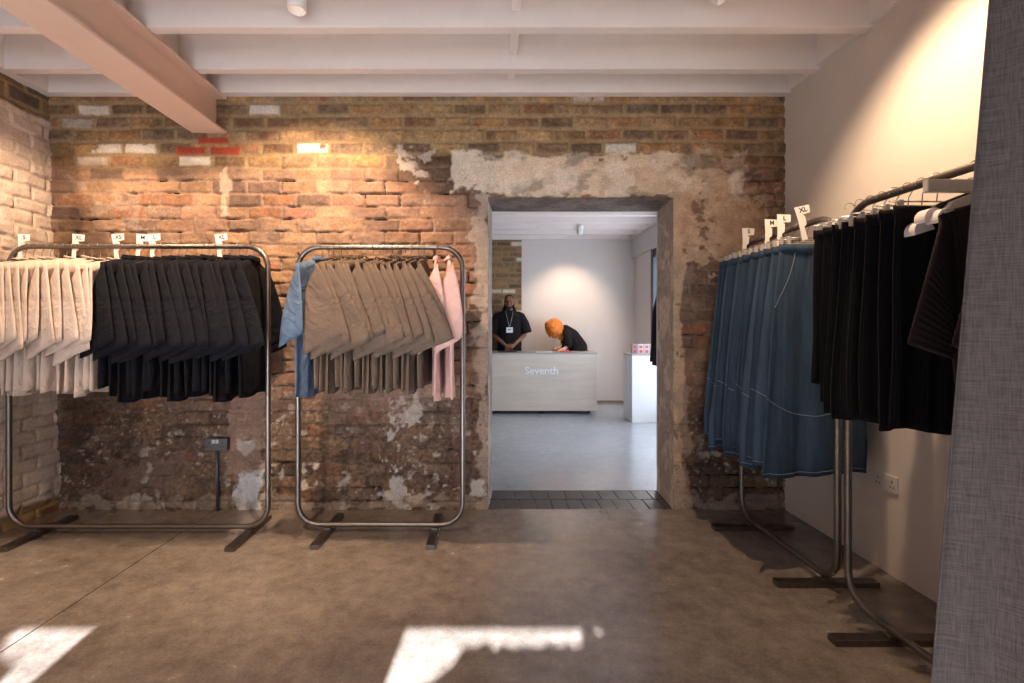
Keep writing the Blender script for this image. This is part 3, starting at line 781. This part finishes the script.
# knit tops with broad hangers at the curtain end
m_jump = m_ribs.copy(); m_jump.name = 'dark_brown_black_knit'; m_jump.node_tree.nodes['Principled BSDF'].inputs['Base Color'].default_value = (*lin((40,33,36)),1)
def knit_top(loc, rz, seed, label, dx):
    t = empty('ribbed_jumper', loc, rz, label, 'jumper', 'black knit tops by the curtain')
    rnd = random.Random(seed); p1, p2 = rnd.uniform(0,6), rnd.uniform(0,6)
    def f(u, v):
        s = 2*u-1; w = .21+.0*v
        return (s*w*(1-.18*v)+.03*v, .012*math.sin(5*s+p1)*v + .0018*math.sin(s*95), (1.685-.065*abs(s))*(1-v)+(.90-.04*s)*v)
    MB().sheet(f, lambda u, v: (0,1,0), lambda u, v: .003+.016*max(0, 1-(2*u-1)**2)**.5, 110, 20).build('body', m_jump, t)
    for sg in (-1, 1):
        A = Vector((sg*.20, -.005, 1.628)); B = Vector((sg*.165, 0, 1.46)); Cc = Vector((sg*.335, -.03, 1.20)); Dd = Vector((sg*.19, -.03, 1.15))
        def g(u, v):
            p = (A*(1-u)+B*u)*(1-v)+(Cc*(1-u)+Dd*u)*v
            return p + Vector((sg*.015*math.sin(PI*v), -.02*math.sin(PI*v)+.0016*math.sin(v*120), 0))
        MB().sheet(g, lambda u, v: (0,1,0), lambda u, v: .002+.012*max(0, 1-(2*u-1)**2)**.5, 12, 90).build('sleeve', m_jump, t)
    MB().tube([(.075*math.cos(a), .02*math.sin(a), 1.685) for a in [2*PI*k/18 for k in range(18)]], .007, 6, closed=True).build('neckband', m_jump, t)
    return t
m_pad = mat('white_foam_pad', (214,204,204), .7); m_board = mat('pale_grey_wooden_hanger', (178,170,166), .5, var=.05, scale=12)
def broad_hanger(loc, rz, label, pads=True):
    t = empty('padded_hanger', loc, rz, label, 'hanger', 'broad hangers by the curtain')
    MB().tube(hook_pts(RZR, 1.70), .0024, 6).build('hook', m_hook, t)
    MB().prism([(-.185,1.640),(-.17,1.665),(-.05,1.712),(.05,1.712),(.17,1.665),(.185,1.640),(.165,1.640),(.04,1.675),(-.04,1.675),(-.165,1.640)], -.009, .009).build('board', m_black if pads else m_board, t)
    if pads:
        for s in (-1, 1):
            b = MB(); n = 12
            M = Matrix.Translation((s*.185, 0, 1.612)) @ Matrix.Rotation(s*.3, 4, 'Y')
            pts = [(.036*math.cos(PI*k/n), .040*math.sin(PI*k/n)) for k in range(n+1)]
            b.prism(pts, -.022, .022, M); b.build('shoulder_pad', m_pad, t)
    return t
for k, d in enumerate((1.64, 1.50, 1.38)):
    knit_top((1.685-.01*k, d, 0), (-.02, .05, -.04)[k], 400+k, ('black ribbed knit top with wide sleeves in front of the black skirts', 'black ribbed knit top half hidden by the curtain', 'black ribbed knit top nearest the camera behind the curtain')[k], 0)
    broad_hanger((1.685-.01*k, d, 0), (-.02, .05, -.04)[k], 'pale wooden hanger carrying the %s knit top from the skirts' % ordinal(k), pads=False)
broad_hanger((1.715, 1.690, .0), .0, 'dark hanger with white foam shoulder pads nearest the knit jumpers')
broad_hanger((1.70, 1.722, .008), .0, 'dark hanger with white foam shoulder pads, middle of three in front of the black skirts')
broad_hanger((1.69, 1.752, -.03), .0, 'dark hanger with white foam shoulder pads touching the last black skirt')
t = empty('flat_hanger', (1.615, 1.66, 0), 0, 'flat pale grey board hanger above the white shoulder pads', 'hanger', 'broad hangers by the curtain')
MB().tube(hook_pts(RZR, 1.74), .0024, 6).build('hook', m_hook, t)
MB().box(-.17, .17, -.012, .012, 1.700, 1.742, .004).build('board', m_board, t)

# ---------------------------------------------------------------- curtain
m_cur = bpy.data.materials.new('grey_linen_weave'); m_cur.use_nodes = True
nt = m_cur.node_tree; b = nt.nodes['Principled BSDF']; b.inputs['Roughness'].default_value = .95; b.inputs['Specular IOR Level'].default_value = .1
tc = nt.nodes.new('ShaderNodeTexCoord'); outs = []
for st in ((420,420,22), (22,22,420)):
    mp = nt.nodes.new('ShaderNodeMapping'); mp.inputs['Scale'].default_value = st
    nt.links.new(tc.outputs['Object'], mp.inputs['Vector'])
    n = nt.nodes.new('ShaderNodeTexNoise'); n.inputs['Scale'].default_value = 1; n.inputs['Detail'].default_value = 3
    nt.links.new(mp.outputs['Vector'], n.inputs['Vector']); outs.append(n)
ad = nt.nodes.new('ShaderNodeMath'); ad.operation = 'ADD'
nt.links.new(outs[0].outputs['Fac'], ad.inputs[0]); nt.links.new(outs[1].outputs['Fac'], ad.inputs[1])
r = nt.nodes.new('ShaderNodeMapRange'); r.inputs['From Min'].default_value = .7; r.inputs['From Max'].default_value = 1.3
nt.links.new(ad.outputs[0], r.inputs['Value'])
cr = nt.nodes.new('ShaderNodeValToRGB'); cr.color_ramp.elements[0].color = (*lin((70,63,61)),1); cr.color_ramp.elements[1].color = (*lin((97,89,87)),1)
nt.links.new(r.outputs['Result'], cr.inputs['Fac']); nt.links.new(cr.outputs['Color'], b.inputs['Base Color'])
def edge_x(h): return .966 + (h-1.87)*.0826
def cur(u, v):
    h = 2.82*(1-v)+.02*v
    x = edge_x(h)*(1-u) + 1.95*u
    return (x, .95+.045*math.sin(u*34+.6)*(.4+.6*min(1, u*8)) + .012*math.sin(u*71+v*2), h)
cobj = MB().sheet(cur, lambda u, v: (0,1,0), lambda u, v: .0015, 160, 40).build('curtain', m_cur)
tag(cobj, 'grey woven linen curtain hanging at the right edge in front of the knitwear rack', 'curtain')

# ---------------------------------------------------------------- sockets
m_box = mat('grey_metal_socket_box', (92,92,96), .4, .6, var=.1, scale=20); m_rock = mat('pale_rockers', (190,188,186), .5)
x0 = px(219.5); z0 = ph(443)
t = empty('wall_socket', (x0, WY, 0), 0, 'grey metal double socket on the brick wall under the navy shirts', 'socket')
MB().box(-.075, .075, -.045, 0, z0-.043, z0+.043, .004).build('box', m_box, t)
MB().box(-.072, .072, -.051, -.045, z0-.040, z0+.040, .002).build('face_plate', m_box, t)
for s in (-1, 1):
    MB().box(s*.013-.011, s*.013+.011, -.056, -.051, z0+.008, z0+.034, .002).build('rocker', m_rock, t)
    b = MB(); b.box(s*.045-.003, s*.045+.003, -.0525, -.051, z0+.006, z0+.018); b.box(s*.045-.016, s*.045-.006, -.0525, -.051, z0-.018, z0-.012); b.box(s*.045+.006, s*.045+.016, -.0525, -.051, z0-.018, z0-.012)
    b.build('pin_holes', m_black, t)
tag(MB().tube([(x0-.006, WY-.022, z0-.045), (x0-.004, WY-.022, .25), (x0-.002, WY-.022, 0)], .0105, 12).build('conduit_pipe', m_box), 'grey steel conduit running from the socket down to the floor', 'conduit')
t = empty('wall_socket', (XR, 2.555, 0), 0, 'white double socket low on the plain right wall', 'socket')
m_wpl = mat('white_plastic', (206,200,196), .4)
MB().box(-.012, 0, -.073, .073, .42, .506, .003).build('face_plate', m_wpl, t)
for s in (-1, 1):
    MB().box(-.016, -.012, s*.014-.008, s*.014+.008, .478, .50, .002).build('rocker', m_wpl, t)
    b = MB(); b.box(-.0135, -.012, s*.045-.003, s*.045+.003, .470, .482); b.box(-.0135, -.012, s*.045-.014, s*.045-.006, .446, .452); b.box(-.0135, -.012, s*.045+.006, s*.045+.014, .446, .452)
    b.build('pin_holes', m_black, t)

# ---------------------------------------------------------------- counter in the second room
m_ply = mat('pale_birch_counter', (204,192,180), .5, var=.10, scale=3, stretch=(.5,1,5)); m_ctop = mat('counter_top', (168,162,160), .45)
t = empty('shop_counter', (0, 7.27, 0), 0, 'pale plywood shop counter with white lettering in the room beyond the doorway', 'counter')
MB().box(-.75, 1.556, 0, .02, .045, .868, .002).build('front_panel', m_ply, t)
MB().box(1.538, 1.556, .02, .62, .045, .868, .002).build('side_panel', m_ply, t)
MB().box(-.75, -.732, .02, .62, .045, .868, .002).build('side_panel', m_ply, t)
MB().box(-.76, 1.566, -.008, .63, .868, .888, .003).build('worktop', m_ctop, t)
MB().box(-.73, 1.53, .55, .57, .045, .868).build('rear_panel', m_ply, t)
for x in (-.7, .04, .76, 1.44):
    for y in (.03, .5): MB().box(x-.02, x+.02, y, y+.04, 0, .045).build('leg', m_black, t)
me = text_mesh('Seventh', .146, .002, .0032)
o = link('lettering', me, mat('white_vinyl_letters', (240,240,242), .5), t)
o.location = ((541.5-VX)/68.8, -.006, EYE-(371-VY)/68.8); o.rotation_euler = (PI/2, 0, 0); tag(o, 'white word Seventh on the counter front')
o.scale = (1.06, 1, 1)
def thing_box(name, x0,x1,y0,y1,z0,z1, m, label, cat, bev=.002):
    o = MB().box((x0-x1)/2,(x1-x0)/2,(y0-y1)/2,(y1-y0)/2,0,z1-z0,bev).build(name, m); o.location = ((x0+x1)/2,(y0+y1)/2,z0)
    return tag(o, label, cat)
thing_box('tablet', .12, .40, 7.38, 7.58, .888, .900, m_black, 'dark tablet lying flat on the counter in front of the man', 'tablet')
thing_box('paper_stack', .70, .93, 7.40, 7.66, .888, .897, mat('white_paper', (230,226,222), .8), 'low stack of white paper on the counter left of the bending woman', 'paper')
thing_box('notepad', 1.06, 1.22, 7.42, 7.60, .888, .902, mat('coral_pink_cover', (226,82,92), .6), 'coral pink notepad on the counter under the woman’s hands', 'notepad')

m_plinth = mat('white_plinth_paint', (226,226,228), .45)
t = empty('display_plinth', (0,0,0), 0, 'tall white display plinth to the right of the counter beyond the doorway', 'plinth')
MB().box(1.876, 2.34, 6.60, 7.02, 0, .885, .002).build('body', m_plinth, t)
MB().box(1.872, 2.344, 6.596, 7.024, .885, .900, .002).build('top_board', m_ctop, t)
m_can = mat('pale_tin', (196,190,192), .35); m_red = mat('red_print', (206,62,62), .5)
cnt = 0
for k, x in enumerate((1.955, 2.035, 2.115, 2.195, 2.275)):
    t = empty('printed_tin', (x, 6.78, .9), 0, 'small pale box with red floral print on the plinth, %s from its left' % ordinal(k), 'box', 'printed boxes on the plinth')
    MB().box(-.037,.037,-.037,.037,0,.132,.004).build('box_body', m_can if k else mat('pale_grey_card', (150,140,142), .5), t)
    b = MB()
    for (a, z) in ((0,.035),(0,.095)):
        for q in range(5):
            an = q*2*PI/5; c = (a+.013*math.cos(an), z+.013*math.sin(an))
            b.prism([(c[0]+.010*math.cos(w*PI/4), c[1]+.010*math.sin(w*PI/4)) for w in range(8)], -.0386-.0002*q, -.0365)
    b.build('flower_print', m_red, t)

# rail with a dark coat in the second room, its edge showing past the right jamb
m_coat = fabric('dark_wool', (34,30,36))
t = empty('clothes_rail', (0,0,0), 0, 'steel clothes rail behind the right door jamb in the second room', 'clothes rail')
MB().tube([(1.72,4.75,0),(1.72,4.75,1.72),(2.30,4.75,1.72),(2.30,4.75,0)], .014, 10).build('tube_frame', m_tube, t)
for x in (1.72, 2.30): MB().box(x-.03, x+.03, 4.5, 5.0, 0, .02).build('foot', m_foot, t)
t = empty('coat', (1.70, 4.75, 0), 0, 'dark coat whose sleeve edge shows beside the right door jamb beyond the doorway', 'coat')
def cf(u, v):
    s = 2*u-1; return (.01*math.sin(6*s)*v, s*(.20+.03*v), (1.66-.06*abs(s))*(1-v)+.80*v)
MB().sheet(cf, lambda u, v: (1,0,0), lambda u, v: .005+.04*max(0,1-(2*u-1)**2)**.5, 16, 16).build('body', m_coat, t)
for s in (-1, 1):
    pts = [Vector((0, s*.18, 1.60)), Vector((-.09 if s < 0 else -.02, s*.25, 1.40)), Vector((-.165 if s < 0 else -.04, s*.25, 1.10)), Vector((-.20 if s < 0 else -.06, s*.25, .91))]
    MB().tube(pts, [.05,.055,.048,.042], 12).build('sleeve', m_coat, t)

# ---------------------------------------------------------------- people
m_skin = mat('dark_brown_skin', (128,86,64), .5, var=.06, scale=12); m_skin2 = mat('fair_skin', (216,164,140), .5, var=.05, scale=12)
m_hair = mat('black_hair', (24,18,18), .6, bump=.5, bscale=80); m_ginger = mat('ginger_hair', (204,116,36), .55, var=.4, scale=20, bump=.6, bscale=70, stretch=(2,2,.5))
m_blk = fabric('black_cotton', (26,23,26)); m_eye = mat('eye_dark', (60,44,40), .3)
def remesh(o, vs, sm=4):
    r = o.modifiers.new('r', 'REMESH'); r.mode = 'VOXEL'; r.voxel_size = vs; r.use_smooth_shade = True
    s = o.modifiers.new('s', 'SMOOTH'); s.factor = .5; s.iterations = sm
    dg = bpy.context.evaluated_depsgraph_get(); me = bpy.data.meshes.new_from_object(o.evaluated_get(dg))
    o.modifiers.clear(); old = o.data; ms = list(old.materials); o.data = me
    if not me.materials:
        for q in ms: me.materials.append(q)
    return o
def hand(b, wrist, palm, fdir, side, r=.0085):
    """palm centre, finger direction, side vector towards the thumb"""
    wrist, palm, fdir, side = Vector(wrist), Vector(palm), Vector(fdir).normalized(), Vector(side).normalized()
    nrm = fdir.cross(side).normalized()
    b.cap(wrist, palm-fdir*.02, .026, .03)
    for k, (o_, ln) in enumerate(((.030,.070),(.010,.078),(-.010,.073),(-.030,.058))):
        p0 = palm + side*o_*.9 - fdir*.02; p1 = palm + side*o_ + fdir*.035
        b.cap(p0, p1, .013, .0095, 8)
        p2 = p1 + fdir*ln*.5 + nrm*.012; p3 = p2 + fdir*ln*.4 + nrm*.022
        b.cap(p1, p2, r, r*.95, 8); b.cap(p2, p3, r*.95, r*.8, 8)
    q0 = palm + side*.028 - fdir*.03; q1 = q0 + side*.028 + fdir*.032 + nrm*.008; q2 = q1 + side*.006 + fdir*.03 + nrm*.012
    b.cap(q0, q1, .013, .010, 8); b.cap(q1, q2, .010, .008, 8)

def head(b, c, fwd, up, k=1.):
    """ellipsoid skull with jaw, nose, brow, ears; c = head centre"""
    c, f, u = Vector(c), Vector(fwd).normalized(), Vector(up).normalized(); r = f.cross(u).normalized(); u = r.cross(f)
    M = Matrix((r, f, u)).transposed().to_4x4()
    E = lambda p, s: b.ell(c + M @ Vector(p)*k, tuple(q*k for q in s), M.to_3x3())
    E((0,-.012,.028), (.075,.093,.088)); E((0,.018,-.035), (.060,.070,.072)); E((0,.045,-.078), (.034,.032,.030))
    E((0,.088,-.018), (.012,.016,.026)); E((0,.093,-.032), (.017,.012,.011)); E((0,.075,.022), (.052,.018,.012))
    E((0,.076,-.058), (.024,.012,.006)); E((0,.076,-.067), (.022,.012,.007))
    E((.036,.064,-.028), (.022,.018,.02)); E((-.036,.064,-.028), (.022,.018,.02))
    for s in (-1, 1): E((s*.078,-.004,-.008), (.010,.019,.031))
    return lambda p: c + M @ Vector(p)*k, M

# man standing behind the counter, hands clasped
man = empty('person', (.31, 8.08, 0), 0, 'person in black short-sleeved shirt with white badge standing behind the counter, hands clasped', 'person')
b = MB()
for s in (-1, 1):
    b.cap((s*.095,0,.90), (s*.105,-.01,.50), .085, .058); b.cap((s*.105,-.01,.50), (s*.11,.02,.09), .056, .038)
    b.cap((s*.11,.03,.045), (s*.12,-.13,.035), .038, .030)
    b.cap((s*.175,0,1.46), (s*.255,.0,1.20), .052, .042); b.cap((s*.255,0,1.20), (s*.245,.0,1.14), .042, .040)
    b.cap((s*.245,0,1.14), (s*.055,-.185,.965), .038, .026)
    hand(b, (s*.055,-.185,.965), (s*.022,-.205,.945), (-s*.85,-.2,-.45), (0,-.35,.9))
b.ell((0,0,.95), (.155,.11,.12)); b.ell((0,0,1.12), (.15,.105,.18)); b.ell((0,-.005,1.32), (.175,.115,.17)); b.ell((0,0,1.43), (.19,.085,.07))
b.cap((0,.01,1.45), (0,0,1.60), .062, .056)
hp, HM = head(b, (0,-.01,1.665), (-.08,-1,.03), (0,0,1), 1.02)
remesh(b.build('body', m_skin, man), .0075, 4)
def torso_shell(name, m, parent, rings, seg=28, extra=None, vs=.009):
    b = MB()
    P = [[Vector((cx+rx*math.cos(2*PI*k/seg), cy+ry*math.sin(2*PI*k/seg), z)) for k in range(seg)] for (cx,cy,rx,ry,z) in rings]
    R_ = [[b.bm.verts.new(p) for p in q] for q in P]
    for i in range(len(R_)-1):
        for k in range(seg): b.bm.faces.new((R_[i][k], R_[i][(k+1)%seg], R_[i+1][(k+1)%seg], R_[i+1][k])).smooth = True
    b.bm.faces.new(R_[0]); b.bm.faces.new(R_[-1])
    if extra: extra(b)
    return remesh(b.build(name, m, parent), vs, 5)
def sl(b):
    for s in (-1, 1):
        b.tube([(s*.12,0,1.465), (s*.18,0,1.435), (s*.235,-.005,1.32), (s*.275,-.01,1.165)], [.066,.080,.088,.098], 16)
torso_shell('shirt', m_blk, man, [(0,0,.20,.145,.80), (0,0,.195,.145,1.0), (0,0,.20,.145,1.2), (0,0,.215,.14,1.36), (0,0,.205,.115,1.45), (0,.0,.13,.085,1.515), (0,0.01,.085,.075,1.535)], extra=sl)
b = MB()
for s in (-1, 1): b.tube([(s*.09,0,.92), (s*.10,0,.7), (s*.105,-.005,.4), (s*.11,.01,.08)], [.105,.10,.085,.075], 16)
b.ell((0,0,.92), (.18,.13,.13)); remesh(b.build('trousers', m_blk, man), .01, 4)
b = MB(); b.ell(hp((0,-.028,.054)), (.079,.090,.076)); b.ell(hp((0,-.07,.0)), (.07,.05,.09))
for a in range(12):                                     # locks falling behind the shoulders
    an = .05+PI*.97*a/11; x_, y_ = .078*math.cos(an), .03+.06*math.sin(an)
    p = hp((0,0,0)); b.tube([p+Vector((x_*.8, y_*.9+.01, .03)), p+Vector((x_*.95, y_+.02, -.05)), p+Vector((x_*1.3, y_*1.05+.03, -.12)), p+Vector((x_*1.6, y_*1.1+.04, -.165))], [.014,.013,.013,.010], 8)
remesh(b.build('hair', m_hair, man), .007, 2)
b = MB(); b.ell(hp((0,.056,-.094)), (.042,.036,.034)); b.ell(hp((.045,.022,-.065)), (.016,.035,.035)); b.ell(hp((-.045,.022,-.065)), (.016,.035,.035)); b.ell(hp((0,.089,-.049)), (.026,.010,.006))
b.build('beard', m_hair, man)
for s in (-1, 1):
    MB().ell(hp((s*.030,.078,.002)), (.012,.008,.007)).build('eye', m_eye, man); 
MB().tube([(-.06,-.08,1.52), (-.04,-.135,1.42), (-.005,-.150,1.28), (.0,-.152,1.262), (.005,-.150,1.28), (.04,-.135,1.42), (.06,-.08,1.52)], .004, 6).build('lanyard', mat('grey_lanyard', (150,150,156), .6), man)
t_ = MB().box(-.052,.052,-.166,-.160,1.175,1.262,.003).build('badge', mat('white_badge', (225,226,235), .5), man)
MB().box(-.022,.022,-.1675,-.166,1.215,1.235).build('badge_mark', mat('grey_print', (110,112,130), .6), t_)

# woman bending forward over the counter
wo = empty('person', (1.42, 8.04, 0), 0, 'person with a ginger bob in a black top bending forward over the counter', 'person')
b = MB()
for s in (-1, 1):
    b.cap((.02,s*.085,.86), (.02,s*.09,.47), .085, .055); b.cap((.02,s*.09,.47), (.05,s*.09,.08), .052, .035); b.cap((.04,s*.09,.04), (-.12,s*.1,.032), .034, .026)
    sh = Vector((-.20, s*.15-.0, 1.17)); el = Vector((-.20, s*.20-.1, 1.0)) if s < 0 else Vector((-.22, .12, 1.0)); 
    hd = Vector((-.27, -.30, .925)) if s < 0 else Vector((-.36, -.24, .93))
    b.cap(sh, el, .044, .036); b.cap(el, hd, .034, .023)
    hand(b, hd, hd+Vector((-.035,-.035,-.005)), (-.8,-.6,-.12), (.5,-.8,.2) if s > 0 else (-.5,.8,.2), .0075)
b.ell((.0,0,.90), (.12,.16,.12)); b.cap((.0,0,.93), (-.12,0,1.10), .115, .12); b.cap((-.12,0,1.10), (-.21,0,1.18), .12, .105); b.cap((-.2,-.1,1.17), (-.2,.1,1.17), .065, .065)
b.cap((-.24,0,1.20), (-.32,-.01,1.245), .05, .047)
wp, WM = head(b, (-.375,-.02,1.255), (-.55,-.35,-.8), (-.75,0,.60), .96)
remesh(b.build('body', m_skin2, wo), .0075, 4)
b = MB()
b.ell((.0,0,.88), (.15,.19,.12)); b.cap((.0,0,.93), (-.12,0,1.10), .15, .145); b.cap((-.12,0,1.10), (-.215,0,1.185), .145, .12); b.cap((-.2,-.12,1.17), (-.2,.12,1.17), .08, .08)
for s in (-1, 1):
    b.cap((-.20, s*.15, 1.17), (-.205, s*.19-.1 if s < 0 else .12, 1.0), .068, .062)
    b.cap((-.205, s*.19-.1 if s < 0 else .12, 1.0), (-.24, -.24 if s < 0 else -.10, .945), .056, .045)
remesh(b.build('top', m_blk, wo), .009, 4)
b = MB()
for s in (-1, 1): b.tube([(.02,s*.085,.88), (.02,s*.09,.5), (.05,s*.09,.08)], [.10,.08,.065], 14)
b.ell((0.01,0,.88), (.14,.175,.12)); remesh(b.build('trousers', m_blk, wo), .01, 3)
b = MB(); b.ell(wp((0,-.02,.03)), (.135,.125,.12)); b.ell(wp((0,.0,.09)), (.10,.10,.07))
rr = random.Random(5)
for a in range(34):                                     # bob hanging down around the lowered face
    an = 2*PI*a/34; c = wp((0,0,.02)); R0 = .118
    dx, dy = R0*math.cos(an), R0*math.sin(an)
    ln = .17+rr.uniform(-.02,.03) + .03*math.cos(an)
    b.tube([c+Vector((dx*.6,dy*.6,.085)), c+Vector((dx*1.1,dy*1.1,.0)), c+Vector((dx*1.15+.02,dy*1.15,-ln*.55)), c+Vector((dx*.95+.025,dy*.95,-ln))], [.022,.027,.021,.007], 8)
remesh(b.build('hair', m_ginger, wo), .007, 1)


# ---------------------------------------------------------------- light
w = bpy.data.worlds.new('w'); scene.world = w; w.use_nodes = True
bg = w.node_tree.nodes['Background']; bg.inputs['Color'].default_value = (.80,.89,1.,1); bg.inputs['Strength'].default_value = 6.0
def portal(loc, rot, sx, sy):
    l = bpy.data.lights.new('daylight_portal', 'AREA'); l.shape = 'RECTANGLE'; l.size = sx; l.size_y = sy; l.cycles.is_portal = True
    o = bpy.data.objects.new('daylight_portal', l); COL.objects.link(o); o.location = loc; o.rotation_euler = rot
portal(((W0+W1)/2, RY-.2, (WZ0+WZ1)/2), (PI/2, 0, 0), W1-W0, WZ1-WZ0)
portal((RX+.2, 5.95, 1.27), (0, PI/2, 0), 2.3, 3.1)
s = bpy.data.lights.new('sun', 'SUN'); s.energy = 60; s.angle = math.radians(.35); s.color = (.93,.96,1)
so = bpy.data.objects.new('sun', s); COL.objects.link(so)
so.rotation_euler = Vector((.06, 1, -.437)).to_track_quat('-Z', 'Y').to_euler()

# ---------------------------------------------------------------- camera
cd = bpy.data.cameras.new('camera'); cam = bpy.data.objects.new('camera', cd); COL.objects.link(cam)
cam.location = (0,0,EYE); cam.rotation_euler = (PI/2, 0, 0)
cd.sensor_width = 36; cd.lens = F/1024*36; cd.shift_x = 22/1024; cd.shift_y = -13.5/1024; cd.clip_start = .05
scene.camera = cam
vs_ = scene.view_settings; vs_.view_transform = 'Standard'; vs_.look = 'None'; vs_.gamma = 1; vs_.use_curve_mapping = False
vs_.exposure = 0.0
